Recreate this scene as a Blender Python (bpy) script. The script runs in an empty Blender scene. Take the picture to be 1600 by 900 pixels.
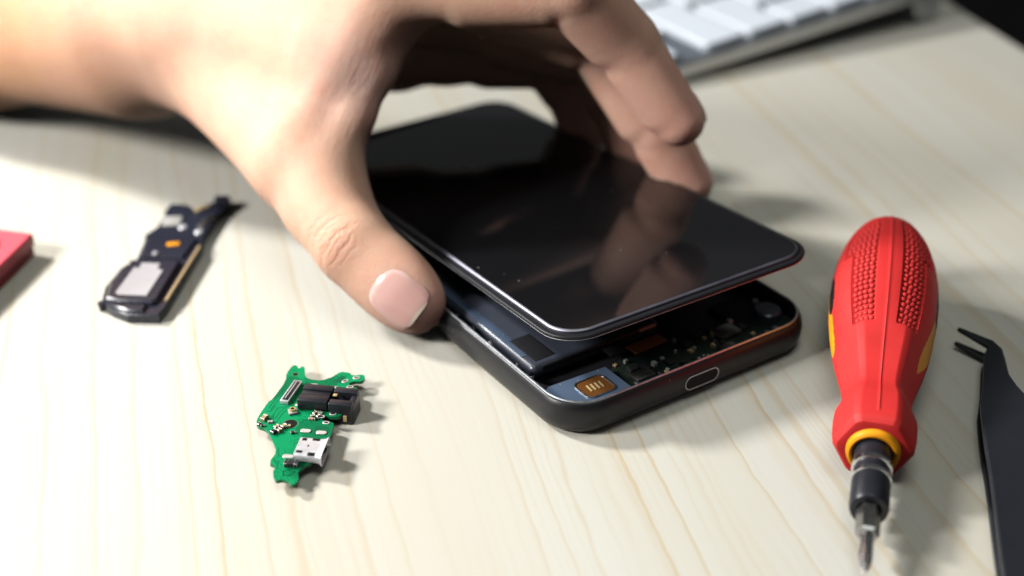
import bpy, bmesh, math, random
import numpy as np
from mathutils import Vector, Matrix

S = 0.001                      # everything below is laid out in millimetres
random.seed(7)
rng = np.random.default_rng(7)
SC = bpy.context.scene
COL = SC.collection

# ------------------------------------------------------------------ camera frame (used to lay things on the table)
CAM_F, CAM_P, CAM_H = 2124.41, 0.5303, 171.555


def nrm(v):
    v = np.asarray(v, float)
    return v / np.linalg.norm(v)


# ------------------------------------------------------------------ object helpers
def props(o, label=None, cat=None, group=None, kind=None):
    if label: o['label'] = label
    if cat: o['category'] = cat
    if group: o['group'] = group
    if kind: o['kind'] = kind
    return o


def empty(name, loc, mat=None):
    o = bpy.data.objects.new(name, None)
    COL.objects.link(o)
    o.empty_display_size = 0.01
    if mat is not None:
        o.matrix_world = mat
    else:
        o.location = Vector(loc or (0, 0, 0)) * S
    return o


def frame(origin, xdir, zdir=(0, 0, 1)):
    """world matrix (metres) whose local units are metres, origin given in mm"""
    z = nrm(zdir); x = np.asarray(xdir, float); x = nrm(x - z * x.dot(z)); y = np.cross(z, x)
    m = Matrix.Identity(4)
    for i in range(3):
        m[i][0], m[i][1], m[i][2] = x[i], y[i], z[i]
        m[i][3] = origin[i] * S
    return m


def mesh_obj(name, verts, faces, mat, parent=None, smooth=True, angle=None, loc=None):
    me = bpy.data.meshes.new(name)
    me.from_pydata([tuple(float(c) * S for c in v) for v in verts], [], [tuple(f) for f in faces])
    me.update()
    if smooth:
        me.polygons.foreach_set('use_smooth', [True] * len(me.polygons))
        if angle is not None:
            me.set_sharp_from_angle(angle=math.radians(angle))
    o = bpy.data.objects.new(name, me)
    COL.objects.link(o)
    if mat is not None:
        for m in (mat if isinstance(mat, (list, tuple)) else [mat]):
            me.materials.append(m)
    if parent is not None:
        o.parent = parent
    return o


def bm_obj(name, bm, mat, parent=None, smooth=True, angle=35):
    """a bmesh laid out in mm -> one object"""
    bmesh.ops.recalc_face_normals(bm, faces=bm.faces)
    for v in bm.verts:
        v.co *= S
    me = bpy.data.meshes.new(name)
    bm.to_mesh(me); bm.free()
    if smooth:
        me.polygons.foreach_set('use_smooth', [True] * len(me.polygons))
        if angle is not None:
            me.set_sharp_from_angle(angle=math.radians(angle))
    o = bpy.data.objects.new(name, me)
    COL.objects.link(o)
    for m in (mat if isinstance(mat, (list, tuple)) else [mat]):
        me.materials.append(m)
    if parent is not None:
        o.parent = parent
    return o


def bm_box(bm, cx, cy, cz, sx, sy, sz, rz=0.0, bev=0.0, mi=0, seg=2):
    """box centred at c with full sizes s (mm), bevelled"""
    r = bmesh.ops.create_cube(bm, size=1.0)
    vs = r['verts']
    for v in vs:
        v.co = Vector((v.co.x * sx, v.co.y * sy, v.co.z * sz))
    fs = list({f for v in vs for f in v.link_faces})
    if bev > 0:
        es = list({e for v in vs for e in v.link_edges})
        r2 = bmesh.ops.bevel(bm, geom=es, offset=bev, segments=seg, profile=0.5, affect='EDGES')
        fs = list(set([f for f in fs if f.is_valid]) | set(r2['faces']))
        vs = list({v for f in fs for v in f.verts})
    M = Matrix.Translation((cx, cy, cz)) @ Matrix.Rotation(rz, 4, 'Z')
    for v in vs:
        v.co = M @ v.co
    for f in fs:
        f.material_index = mi
    return vs


def bm_cyl(bm, p0, p1, r0, r1=None, n=24, cap=True, mi=0):
    r1 = r0 if r1 is None else r1
    p0 = np.asarray(p0, float); p1 = np.asarray(p1, float)
    d = nrm(p1 - p0)
    a = nrm(np.cross(d, (0, 0, 1) if abs(d[2]) < .9 else (1, 0, 0))); b = np.cross(d, a)
    A, B = [], []
    for k in range(n):
        t = 2 * math.pi * k / n
        q = a * math.cos(t) + b * math.sin(t)
        A.append(bm.verts.new(tuple(p0 + q * r0))); B.append(bm.verts.new(tuple(p1 + q * r1)))
    fs = [bm.faces.new((A[k], A[(k + 1) % n], B[(k + 1) % n], B[k])) for k in range(n)]
    if cap:
        fs.append(bm.faces.new(A[::-1])); fs.append(bm.faces.new(B))
    for f in fs:
        f.material_index = mi
    return fs


def bm_prism(bm, pts, z0, z1, bev=0.0, mi=0, holes=None):
    """closed outline (mm) extruded from z0 to z1 with an optional top chamfer"""
    n = len(pts)
    rings = [[bm.verts.new((x, y, z0)) for x, y in pts]]
    if bev > 0:
        rings.append([bm.verts.new((x, y, z1 - bev)) for x, y in pts])
        ins = inset(pts, bev)
        rings.append([bm.verts.new((x, y, z1)) for x, y in ins])
    else:
        rings.append([bm.verts.new((x, y, z1)) for x, y in pts])
    fs = []
    for a, b in zip(rings[:-1], rings[1:]):
        for k in range(n):
            fs.append(bm.faces.new((a[k], a[(k + 1) % n], b[(k + 1) % n], b[k])))
    fs.append(bm.faces.new(rings[0][::-1])); fs.append(bm.faces.new(rings[-1]))
    for f in fs:
        f.material_index = mi
    return fs


def inset(pts, d):
    p = np.asarray(pts, float); n = len(p)
    area = 0.5 * np.sum(p[:, 0] * np.roll(p[:, 1], -1) - np.roll(p[:, 0], -1) * p[:, 1])
    sg = 1 if area > 0 else -1
    out = []
    for i in range(n):
        e0 = p[i] - p[i - 1]; e1 = p[(i + 1) % n] - p[i]
        e0 = e0 / (np.linalg.norm(e0) + 1e-9); e1 = e1 / (np.linalg.norm(e1) + 1e-9)
        n0 = np.array([-e0[1], e0[0]]) * sg; n1 = np.array([-e1[1], e1[0]]) * sg
        m = n0 + n1; l = m.dot(m)
        m = m * (2 / l) if l > .4 else m
        out.append(tuple(p[i] + m * d))
    return out


def rrect(x0, y0, x1, y1, r, n=8):
    """rounded rectangle outline, counter-clockwise"""
    pts = []
    for cx, cy, a0 in ((x1 - r, y1 - r, 0), (x0 + r, y1 - r, 90), (x0 + r, y0 + r, 180), (x1 - r, y0 + r, 270)):
        for k in range(n + 1):
            a = math.radians(a0 + 90 * k / n)
            pts.append((cx + r * math.cos(a), cy + r * math.sin(a)))
    return pts


def loft(bm, rings, cap0=True, cap1=True, mi=0):
    """rings: list of equally long lists of 3d points"""
    V = [[bm.verts.new(tuple(map(float, p))) for p in r] for r in rings]
    n = len(V[0]); fs = []
    for a, b in zip(V[:-1], V[1:]):
        for k in range(n):
            fs.append(bm.faces.new((a[k], a[(k + 1) % n], b[(k + 1) % n], b[k])))
    if cap0: fs.append(bm.faces.new(V[0][::-1]))
    if cap1: fs.append(bm.faces.new(V[-1]))
    for f in fs:
        f.material_index = mi
    return fs


def tube(bm, pts, r, n=10, mi=0):
    P = [np.asarray(p, float) for p in pts]
    rings = []
    for i, p in enumerate(P):
        d = nrm(P[min(i + 1, len(P) - 1)] - P[max(i - 1, 0)])
        a = nrm(np.cross(d, (0, 0, 1) if abs(d[2]) < .9 else (1, 0, 0))); b = np.cross(d, a)
        rr = r[i] if isinstance(r, (list, tuple)) else r
        rings.append([p + rr * (a * math.cos(2 * math.pi * k / n) + b * math.sin(2 * math.pi * k / n)) for k in range(n)])
    return loft(bm, rings, mi=mi)


# ------------------------------------------------------------------ material helpers
class NT:
    def __init__(self, name):
        self.m = bpy.data.materials.new(name); self.m.use_nodes = True
        self.t = self.m.node_tree; self.n = self.t.nodes
        self.b = self.n['Principled BSDF']

    def new(self, typ, **kw):
        nd = self.n.new(typ)
        for k, v in kw.items():
            setattr(nd, k, v)
        return nd

    def link(self, a, b):
        self.t.links.new(a, b)

    def val(self, sock, v):
        if hasattr(v, 'is_output') or isinstance(v, bpy.types.NodeSocket):
            self.link(v, sock)
        else:
            sock.default_value = v

    def math(self, op, a, b=0.0, c=0.0, clamp=False):
        nd = self.new('ShaderNodeMath', operation=op, use_clamp=clamp)
        for i, v in enumerate((a, b, c)):
            self.val(nd.inputs[i], v)
        return nd.outputs[0]

    def noise(self, vec=None, scale=5, detail=2, rough=.5, dist=0, dims='3D', w=None):
        nd = self.new('ShaderNodeTexNoise', noise_dimensions=dims)
        if vec is not None and dims != '1D': self.link(vec, nd.inputs['Vector'])
        if w is not None: self.val(nd.inputs['W'], w)
        nd.inputs['Scale'].default_value = scale; nd.inputs['Detail'].default_value = detail
        nd.inputs['Roughness'].default_value = rough; nd.inputs['Distortion'].default_value = dist
        return nd.outputs['Fac']

    def ramp(self, fac, stops, interp='LINEAR'):
        nd = self.new('ShaderNodeValToRGB'); cr = nd.color_ramp; cr.interpolation = interp
        while len(cr.elements) < len(stops): cr.elements.new(.5)
        for e, (p, c) in zip(cr.elements, stops):
            e.position = p; e.color = (*c, 1) if len(c) == 3 else c
        self.link(fac, nd.inputs[0])
        return nd.outputs[0]

    def mix(self, fac, a, b, blend='MIX'):
        nd = self.new('ShaderNodeMix', data_type='RGBA', blend_type=blend)
        self.val(nd.inputs[0], fac)
        for s, v in ((nd.inputs[6], a), (nd.inputs[7], b)):
            self.val(s, (*v, 1) if isinstance(v, tuple) and len(v) == 3 else v)
        return nd.outputs[2]

    def bump(self, height, strength=.3, dist=.0005, normal=None):
        nd = self.new('ShaderNodeBump')
        nd.inputs['Strength'].default_value = strength; nd.inputs['Distance'].default_value = dist
        self.link(height, nd.inputs['Height'])
        if normal is not None: self.link(normal, nd.inputs['Normal'])
        return nd.outputs[0]

    def coord(self, which='Object'):
        return self.new('ShaderNodeTexCoord').outputs[which]

    def set(self, **kw):
        for k, v in kw.items():
            s = self.b.inputs[k.replace('_', ' ')]
            self.val(s, (*v, 1) if isinstance(v, tuple) and len(v) == 3 and s.type == 'RGBA' else v)
        return self


def simple(name, col, rough=.5, metal=0.0, spec=.5, var=.12, scale=400, bump=.15, dist=.0001, coat=0.0, rvar=.15):
    """plain procedural surface: colour and gloss broken up by noise"""
    t = NT(name); co = t.coord()
    nz = t.noise(co, scale, 4, .6)
    big = t.noise(co, scale * .12, 3, .55)
    lo = tuple(c * (1 - var) for c in col); hi = tuple(min(1, c * (1 + var)) for c in col)
    t.set(Base_Color=t.ramp(big, [(.3, lo), (.7, hi)]), Metallic=metal)
    t.b.inputs['Specular IOR Level'].default_value = spec
    rr = t.math('MULTIPLY_ADD', nz, rvar * 2, rough - rvar, clamp=True)
    t.set(Roughness=rr)
    if bump: t.set(Normal=t.bump(nz, bump, dist))
    if coat: t.set(Coat_Weight=coat, Coat_Roughness=.08)
    return t.m
HAND_RES = 0.55
# ------------------------------------------------------------------ the hand: one implicit body, polygonised
def smin(a, b, k):
    h = np.maximum(k - np.abs(a - b), 0.0) / k
    return np.minimum(a, b) - h * h * h * k * (1 / 6.0)


def cap(p, a, b, ra, rb, n=None, k=1.0):
    a = np.asarray(a, np.float32); b = np.asarray(b, np.float32)
    ab = b - a; pa = p - a
    t = np.clip(pa @ ab / float(ab @ ab), 0, 1)
    q = pa - t[:, None] * ab
    r = ra + (rb - ra) * t
    if n is None:
        return np.sqrt((q * q).sum(1)) - r
    n = np.asarray(n, np.float32); n = n / np.linalg.norm(n)
    qn = q @ n
    l2 = np.maximum((q * q).sum(1) - qn * qn, 0) + (qn / k) ** 2
    l = np.sqrt(l2)
    return (l - r) * min(1.0, (1 + k) / 2)


def tri(p, a, b, c, r):
    """rounded triangle sheet"""
    a, b, c = (np.asarray(v, np.float32) for v in (a, b, c))
    n = np.cross(b - a, c - a); n = n / np.linalg.norm(n)
    d_pl = (p - a) @ n
    inside = np.ones(len(p), bool)
    best = np.full(len(p), 1e9, np.float32)
    for u, v in ((a, b), (b, c), (c, a)):
        e = v - u; pu = p - u
        inside &= (np.cross(n, e) @ pu.T) >= 0
        t = np.clip(pu @ e / float(e @ e), 0, 1)
        q = pu - t[:, None] * e
        best = np.minimum(best, (q * q).sum(1))
    return np.where(inside, np.abs(d_pl), np.sqrt(best)) - r


# joints (mm)
TH = dict(cmc=(-81, 350, 38), mcp=(-52, 306, 29.5), ip=(-37.6, 282, 18.2), tip=(-22.5, 268.5, 9.5))
IX = [(-28, 319, 70), (14, 308, 73), (27.5, 312, 57), (41, 309.5, 38)]
MD = [(-20, 338, 65), (23, 331, 52), (38, 326, 28.5), (46.6, 323.5, 14)]
RG = [(-19, 356, 50), (23, 353, 39), (29.5, 350, 25.5), (35, 346, 12.5)]
PK = [(-19, 371, 33), (10.5, 370, 32), (17.5, 369, 21), (22, 363.5, 9)]
TH_AX = nrm(np.subtract(TH['tip'], TH['ip']))
TH_N = np.array([-.13, -.93, .27]); TH_N = nrm(TH_N - TH_AX * TH_N.dot(TH_AX))
TH_W = np.cross(TH_N, TH_AX)


def f_arm(p):
    d = cap(p, (-240, 454, 33), (-165, 406, 31), 33, 28)
    d = smin(d, cap(p, (-165, 406, 31), (-106, 368, 37), 28, 24, (.2, .3, 1), .88), 12)
    return d


def f_palm(p):
    d = cap(p, (-106, 370, 39), (-88, 364, 43), 23, 19, (.0, .35, 1), .8)
    for a, b, ra, rb in (((-90, 358, 49), IX[0], 12, 10), ((-88, 367, 50), MD[0], 12, 10),
                         ((-86, 376, 45), RG[0], 12, 9.5), ((-84, 384, 39), PK[0], 12, 9)):
        d = smin(d, cap(p, a, b, ra, rb), 9)
    d = smin(d, cap(p, (-84, 385, 31), (-34, 374, 31), 13.5, 10.5), 10)
    return d


def distal(p, o, ax, wv, nv, prof):
    """finger end: elliptical section, prof = rows of (s, half width, half thickness, centre shift along the normal)"""
    q = p - np.asarray(o, np.float32)
    s = q @ ax.astype(np.float32); w = q @ wv.astype(np.float32); n = q @ nv.astype(np.float32)
    pr = np.asarray(prof, float)
    ss = np.clip(s, pr[0, 0], pr[-1, 0])
    rw = np.interp(ss, pr[:, 0], pr[:, 1]); rn = np.interp(ss, pr[:, 0], pr[:, 2]); sh = np.interp(ss, pr[:, 0], pr[:, 3])
    over = s - ss
    return np.where(over == 0, (np.sqrt((w / rw) ** 2 + ((n - sh) / rn) ** 2) - 1) * np.minimum(rw, rn) * .92,
                    np.sqrt((np.maximum(np.sqrt((w / rw) ** 2 + ((n - sh) / rn) ** 2) - 1, 0) * np.minimum(rw, rn)) ** 2 + over ** 2))


TH_PROF = [(-7, 6.5, 6.5, 0), (-3, 8.6, 8.6, 0), (1, 9.1, 9.0, .2), (5, 9.2, 8.5, .1), (10, 9.5, 8.1, -.3), (15, 9.4, 7.6, -.7), (19, 8.9, 7.0, -1.0),
           (22, 8.1, 6.2, -1.3), (24.5, 6.9, 5.2, -1.6), (26.3, 5.3, 4.0, -1.8), (27.5, 3.5, 2.6, -2.0), (28.1, 1.4, 1.1, -2.1)]


_s = np.linspace(-7, 28.1, 352); _P = np.array(TH_PROF)
_t = np.stack([_s] + [np.interp(_s, _P[:, 0], _P[:, k]) for k in (1, 2, 3)], 1)
for _k in (1, 2, 3):                                         # round off the knots of the profile
    for _i in range(3):
        _pad = np.pad(_t[:, _k], 12, mode='edge'); _sm = np.convolve(_pad, np.ones(25) / 25, 'valid')
        _w = np.clip((25.5 - _s) / 4, 0, 1); _t[:, _k] = _sm * _w + _t[:, _k] * (1 - _w)
TH_PROF = _t


def f_thumb(p):
    d = cap(p, TH['cmc'], TH['mcp'], 15.5, 12.8)
    d = smin(d, cap(p, TH['mcp'], TH['ip'], 12.2, 8.9), 6)
    d = smin(d, distal(p, TH['ip'], TH_AX, TH_W, TH_N, TH_PROF), 4)
    return d


WEB = [(-24, 317, 60), (-29.5, 309, 50), (-34.5, 301.5, 41.5), (-40, 295, 31), (-43, 288, 22)]


def f_web(p):
    d = tri(p, (-53, 303, 30), (-34, 316, 60), (-82, 350, 44), 7)
    d = smin(d, cap(p, (-84, 350, 47), (-46, 320, 50), 17, 12), 14)
    for a, b in zip(WEB[:-1], WEB[1:]):
        d = smin(d, cap(p, np.add(a, (-4, 3, 0)), np.add(b, (-4, 3, 0)), 4.6, 4.6), 5)
    return d


def chain(p, J, rr, fat=1.0):
    J = [np.asarray(j, float) for j in J]
    d = cap(p, J[0], J[1], rr[0], rr[1])
    d = smin(d, cap(p, J[1], J[2], rr[1] * .97, rr[2]), 2)
    d = smin(d, cap(p, J[2], J[3], rr[2] * .97, rr[3]), 2)
    pl = nrm(np.cross(J[1] - J[0], J[3] - J[1]))
    for k in range(3):                                   # the soft pads of each phalanx on the palm side
        ax = nrm(J[k + 1] - J[k]); inn = np.cross(pl, ax)
        t0, t1 = ((.42, .86), (.22, .82), (.25, .8))[k]
        off = (1.8, 1.7, 1.3)[k] * fat
        r = rr[k] * .5 + rr[k + 1] * .5
        d = smin(d, cap(p, J[k] + (J[k + 1] - J[k]) * t0 + inn * off, J[k] + (J[k + 1] - J[k]) * t1 + inn * off, r, r * .94), 1.2)
    return d


def sdf(p):
    p = p.astype(np.float32)
    palm = smin(f_arm(p), f_palm(p), 18)
    palm = smin(palm, cap(p, (-128, 378, 44), (-84, 350, 50), 20, 15), 16)
    palm = smin(palm, f_web(p), 16)
    th = smin(palm, f_thumb(p), 13)
    out = th
    for J, rr in ((IX, (10.0, 8.8, 7.9, 6.5)), (MD, (10.0, 8.8, 7.6, 6.3)), (RG, (9.6, 8.6, 7.6, 6.4)), (PK, (9.2, 8.0, 7.0, 5.8))):
        out = smin(out, smin(palm, chain(p, J, rr), 7), .9)
    return out


def polygonise(fn, lo, hi, h):
    """sparse surface nets"""
    lo = np.asarray(lo, float); n = np.ceil((np.asarray(hi) - lo) / h).astype(int)
    B = 8
    nb = np.ceil(n / B).astype(int); n = nb * B
    V = np.full(n + 1, 99.0, np.float32)
    bc = np.stack(np.meshgrid(*[np.arange(k) for k in nb], indexing='ij'), -1).reshape(-1, 3)
    cen = lo + (bc + .5) * B * h
    dv = fn(cen)
    near = np.abs(dv) < B * h * 1.25
    V_in = dv < 0
    g = np.stack(np.meshgrid(*[np.arange(B + 1)] * 3, indexing='ij'), -1).reshape(-1, 3)
    for b, inn in zip(bc[~near], V_in[~near]):
        if inn:
            s = b * B
            V[s[0]:s[0] + B + 1, s[1]:s[1] + B + 1, s[2]:s[2] + B + 1] = -99
    nb_list = bc[near]
    for i in range(0, len(nb_list), 400):
        ch = nb_list[i:i + 400]
        idx = (ch[:, None, :] * B + g[None]).reshape(-1, 3)
        vals = fn(lo + idx * h)
        V[idx[:, 0], idx[:, 1], idx[:, 2]] = vals
    sgn = V < 0
    c = np.zeros(n, np.int8)
    for dx in (0, 1):
        for dy in (0, 1):
            for dz in (0, 1):
                c += sgn[dx:n[0] + dx, dy:n[1] + dy, dz:n[2] + dz]
    act = (c > 0) & (c < 8)
    cells = np.argwhere(act)
    ids = np.full(n, -1, np.int32); ids[act] = np.arange(len(cells))
    acc = np.zeros((len(cells), 3)); cnt = np.zeros(len(cells))
    corners = [(0, 0, 0), (1, 0, 0), (0, 1, 0), (1, 1, 0), (0, 0, 1), (1, 0, 1), (0, 1, 1), (1, 1, 1)]
    for a in range(8):
        for b in range(a + 1, 8):
            A, Bc = np.array(corners[a]), np.array(corners[b])
            if np.abs(A - Bc).sum() != 1: continue
            pa = cells + A; pb = cells + Bc
            va = V[pa[:, 0], pa[:, 1], pa[:, 2]]; vb = V[pb[:, 0], pb[:, 1], pb[:, 2]]
            m = (va < 0) != (vb < 0)
            t = va[m] / (va[m] - vb[m])
            acc[m] += pa[m] + t[:, None] * (pb[m] - pa[m]); cnt[m] += 1
    verts = lo + acc / cnt[:, None] * h
    quads = []
    for ax in range(3):
        u, v = (ax + 1) % 3, (ax + 2) % 3
        s0 = [slice(0, -1) if k == ax else slice(1, -1) for k in range(3)]
        s1 = [slice(1, None) if k == ax else slice(1, -1) for k in range(3)]
        a = sgn[tuple(s0)]; b = sgn[tuple(s1)]
        e = np.argwhere(a != b)
        off = np.array([0 if k == ax else 1 for k in range(3)])
        q = e + off
        fl = a[e[:, 0], e[:, 1], e[:, 2]]
        du = np.eye(3, dtype=int)[u]; dw = np.eye(3, dtype=int)[v]
        f = [ids[tuple((q - du - dw).T)], ids[tuple((q - dw).T)], ids[tuple(q.T)], ids[tuple((q - du).T)]]
        f = np.stack(f, 1)
        f[~fl] = f[~fl][:, ::-1]
        quads.append(f)
    return verts, np.concatenate(quads)


def grad(fn, p, e=.15):
    g = np.stack([fn(p + np.eye(3)[k] * e) - fn(p - np.eye(3)[k] * e) for k in range(3)], 1)
    return g / (np.linalg.norm(g, axis=1, keepdims=True) + 1e-9)
# ------------------------------------------------------------------ materials
def wood_material():
    t = NT('pale_pine')
    co = t.coord()
    sep = t.new('ShaderNodeSeparateXYZ'); t.link(co, sep.inputs[0])
    mp = t.new('ShaderNodeMapping'); t.link(co, mp.inputs['Vector']); mp.inputs['Scale'].default_value = (22, 3.2, 1)
    wob = t.noise(mp.outputs[0], 1.0, 2, .5)
    mp2 = t.new('ShaderNodeMapping'); t.link(co, mp2.inputs['Vector']); mp2.inputs['Scale'].default_value = (60, 16, 1)
    wob2 = t.noise(mp2.outputs[0], 1.0, 3, .55)
    mp4 = t.new('ShaderNodeMapping'); t.link(co, mp4.inputs['Vector']); mp4.inputs['Scale'].default_value = (400, 130, 1)
    wob3 = t.noise(mp4.outputs[0], 1.0, 2, .5)
    x = sep.outputs[0]
    # uneven ring spacing: the coordinate across the grain is warped before it is cut into rings
    x1 = t.math('ADD', x, t.math('MULTIPLY', t.math('SUBTRACT', wob, .5), .020))
    x1 = t.math('ADD', x1, t.math('MULTIPLY', t.math('SUBTRACT', wob2, .5), .0042))
    x1 = t.math('ADD', x1, t.math('MULTIPLY', t.math('SUBTRACT', wob3, .5), .0009))
    warp = t.noise(dims='1D', w=x1, scale=70, detail=2)
    x2 = t.math('ADD', x1, t.math('MULTIPLY', warp, .016))
    fr = t.math('FRACT', t.math('MULTIPLY', x2, 122))
    ring = t.ramp(fr, [(0, (0, 0, 0)), (.60, (.03, .03, .03)), (.84, (.26, .26, .26)), (.93, (1, 1, 1)), (.965, (.6, .6, .6)), (1, (0, 0, 0))])
    # every ring has its own strength
    cell = t.math('FLOOR', t.math('MULTIPLY', x2, 122))
    wn = t.new('ShaderNodeTexWhiteNoise', noise_dimensions='1D'); t.link(cell, wn.inputs['W'])
    along = t.noise(mp2.outputs[0], .6, 2, .5)
    st = t.math('MULTIPLY', t.math('MULTIPLY_ADD', wn.outputs[0], .85, .12), t.math('MULTIPLY_ADD', along, 1.3, .25), clamp=True)
    k = t.math('MULTIPLY', ring, st, clamp=True)
    fr2 = t.math('FRACT', t.math('MULTIPLY', x2, 431))
    k2 = t.math('MULTIPLY', t.ramp(fr2, [(0, (0, 0, 0)), (.55, (0, 0, 0)), (.85, (1, 1, 1)), (1, (0, 0, 0))]), t.math('SUBTRACT', t.noise(mp2.outputs[0], .8, 2, .5), .38, clamp=True))
    # pores and fibres
    mp3 = t.new('ShaderNodeMapping'); t.link(co, mp3.inputs['Vector']); mp3.inputs['Scale'].default_value = (1500, 40, 1)
    fib = t.noise(mp3.outputs[0], 1.0, 3, .6)
    tone = t.noise(mp.outputs[0], 1.4, 2, .5)
    base = t.ramp(tone, [(.3, (.665, .63, .525)), (.5, (.685, .665, .585)), (.7, (.70, .695, .635))])
    base = t.mix(t.math('MULTIPLY', fib, .24), base, (.60, .53, .40))
    c = t.mix(t.math('MULTIPLY', k, .74, clamp=True), base, (.58, .42, .215))
    c = t.mix(t.math('MULTIPLY', k2, .75, clamp=True), c, (.56, .43, .26))
    t.set(Base_Color=c)
    t.set(Roughness=t.math('MULTIPLY_ADD', fib, .2, .36))
    t.b.inputs['Specular IOR Level'].default_value = .35
    h = t.math('ADD', t.math('MULTIPLY', fib, .5), t.math('MULTIPLY', k, -.25))
    t.set(Normal=t.bump(h, .12, .0002))
    return t.m


def skin_material():
    t = NT('skin')
    co = t.coord()
    at = t.new('ShaderNodeAttribute', attribute_name='tint')
    big = t.noise(co, 110, 4, .6)
    mott = t.noise(co, 420, 3, .6)
    c = t.mix(t.math('MULTIPLY', t.math('SUBTRACT', big, .40, clamp=True), 1.5, clamp=True), at.outputs['Color'], (.72, .34, .25))
    fl = t.noise(co, 48, 2, .5)
    c = t.mix(t.math('MULTIPLY', t.math('SUBTRACT', fl, .5, clamp=True), 1.2, clamp=True), c, (.80, .42, .32))
    c = t.mix(t.math('MULTIPLY', t.math('SUBTRACT', mott, .5, clamp=True), .7, clamp=True), c, (.84, .66, .54))
    t.set(Base_Color=c)
    t.set(Subsurface_Weight=.45, Subsurface_Radius=(1.0, .36, .2), Subsurface_Scale=.0045)
    # skin relief: the fine net of furrows plus pores
    vo = t.new('ShaderNodeTexVoronoi', feature='DISTANCE_TO_EDGE'); vo.inputs['Scale'].default_value = 1500
    jit = t.new('ShaderNodeVectorMath', operation='ADD'); t.link(co, jit.inputs[0])
    nz = t.new('ShaderNodeTexNoise'); nz.inputs['Scale'].default_value = 700; t.link(co, nz.inputs['Vector'])
    sc = t.new('ShaderNodeVectorMath', operation='SCALE'); t.link(nz.outputs['Color'], sc.inputs[0]); sc.inputs['Scale'].default_value = .0009
    t.link(sc.outputs[0], jit.inputs[1]); t.link(jit.outputs[0], vo.inputs['Vector'])
    net = t.math('MINIMUM', vo.outputs[0], .25)
    pore = t.noise(co, 2400, 3, .6)
    h = t.math('ADD', t.math('MULTIPLY', net, .9), t.math('MULTIPLY', pore, .35))
    lines = t.noise(co, 620, 4, .7, 1.2)
    h = t.math('ADD', h, t.math('MULTIPLY', lines, .8))
    n1 = t.bump(h, .55, .00026)
    # creases over the thumb joint: bowed lines in the joint's own frame
    def axis(v, o):
        d = t.new('ShaderNodeVectorMath', operation='SUBTRACT'); t.link(co, d.inputs[0]); d.inputs[1].default_value = [k * S for k in o]
        q = t.new('ShaderNodeVectorMath', operation='DOT_PRODUCT'); t.link(d.outputs[0], q.inputs[0]); q.inputs[1].default_value = [float(k) / S for k in v]
        return q.outputs['Value']
    s = axis(TH_AX, TH['ip']); w = axis(TH_W, TH['ip']); nn = axis(TH_N, TH['ip'])
    wig = t.math('MULTIPLY', t.math('SUBTRACT', t.noise(co, 330, 4, .65), .5), 4.2)
    acc = None
    for s0, bow, wid, amp, half in ((-6.4, .022, .40, .18, 4), (-4.2, .040, .42, .34, 6), (-2.4, .012, .34, .18, 3.5), (-.4, .030, .48, .55, 6.5), (1.3, .0, .32, .2, 3.5), (3.2, -.03, .42, .36, 4.5), (5.2, -.05, .34, .16, 4)):
        q = t.math('SUBTRACT', t.math('ADD', s, wig), t.math('MULTIPLY_ADD', t.math('MULTIPLY', w, w), bow, s0))
        g = t.math('DIVIDE', q, wid); g = t.math('EXPONENT', t.math('MULTIPLY', t.math('MULTIPLY', g, g), -1))
        f = t.math('DIVIDE', w, half); f = t.math('EXPONENT', t.math('MULTIPLY', t.math('POWER', t.math('ABSOLUTE', f), 4), -1))
        g = t.math('MULTIPLY', t.math('MULTIPLY', g, f), amp)
        acc = g if acc is None else t.math('ADD', acc, g)
    side = t.math('MULTIPLY', t.math('SUBTRACT', nn, 2), .4, clamp=True)
    acc = t.math('MULTIPLY', acc, side)
    # folds of the web between thumb and forefinger
    WA = nrm(np.subtract(WEB[0], WEB[3])); WO = np.add(WEB[1], (-6, -3, -2)); WC = nrm(np.cross(WA, (.2, -.9, .4)))
    a1 = axis(WA, WO); a2 = axis(WC, WO)
    cv = t.new('ShaderNodeCombineXYZ'); t.link(t.math('MULTIPLY', a1, .07), cv.inputs[0]); t.link(t.math('MULTIPLY', a2, .85), cv.inputs[1])
    fold = t.noise(cv.outputs[0], 1.0, 4, .65, .6)
    fold = t.math('ABSOLUTE', t.math('SUBTRACT', fold, .5))
    fold = t.math('SUBTRACT', 1.0, t.math('MULTIPLY', fold, 9), clamp=True)
    m1 = t.math('DIVIDE', a1, 17); m2 = t.math('DIVIDE', a2, 9)
    mk = t.math('EXPONENT', t.math('MULTIPLY', t.math('ADD', t.math('MULTIPLY', m1, m1), t.math('MULTIPLY', m2, m2)), -1.4))
    dep = axis((0, -1, 0), WO)
    fold = t.math('MULTIPLY', fold, mk)
    hh = t.math('MULTIPLY', t.math('ADD', acc, t.math('MULTIPLY', fold, .30)), -1)
    n2 = t.bump(hh, .8, .0006, n1)
    t.set(Normal=n2)
    t.set(Roughness=t.math('MULTIPLY_ADD', pore, .22, .42))
    t.b.inputs['Specular IOR Level'].default_value = .25
    return t.m


def nail_material():
    t = NT('nail_plate')
    co = t.coord()
    at = t.new('ShaderNodeAttribute', attribute_name='tint')
    st = t.noise(co, 500, 2, .5)
    c = t.mix(t.math('MULTIPLY', st, .25), at.outputs['Color'], (.80, .55, .50))
    t.set(Base_Color=c, Subsurface_Weight=.25, Subsurface_Radius=(1, .4, .3), Subsurface_Scale=.002, Roughness=.24)
    t.set(Normal=t.bump(st, .12, .0002))
    t.b.inputs['Specular IOR Level'].default_value = .6
    return t.m


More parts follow.
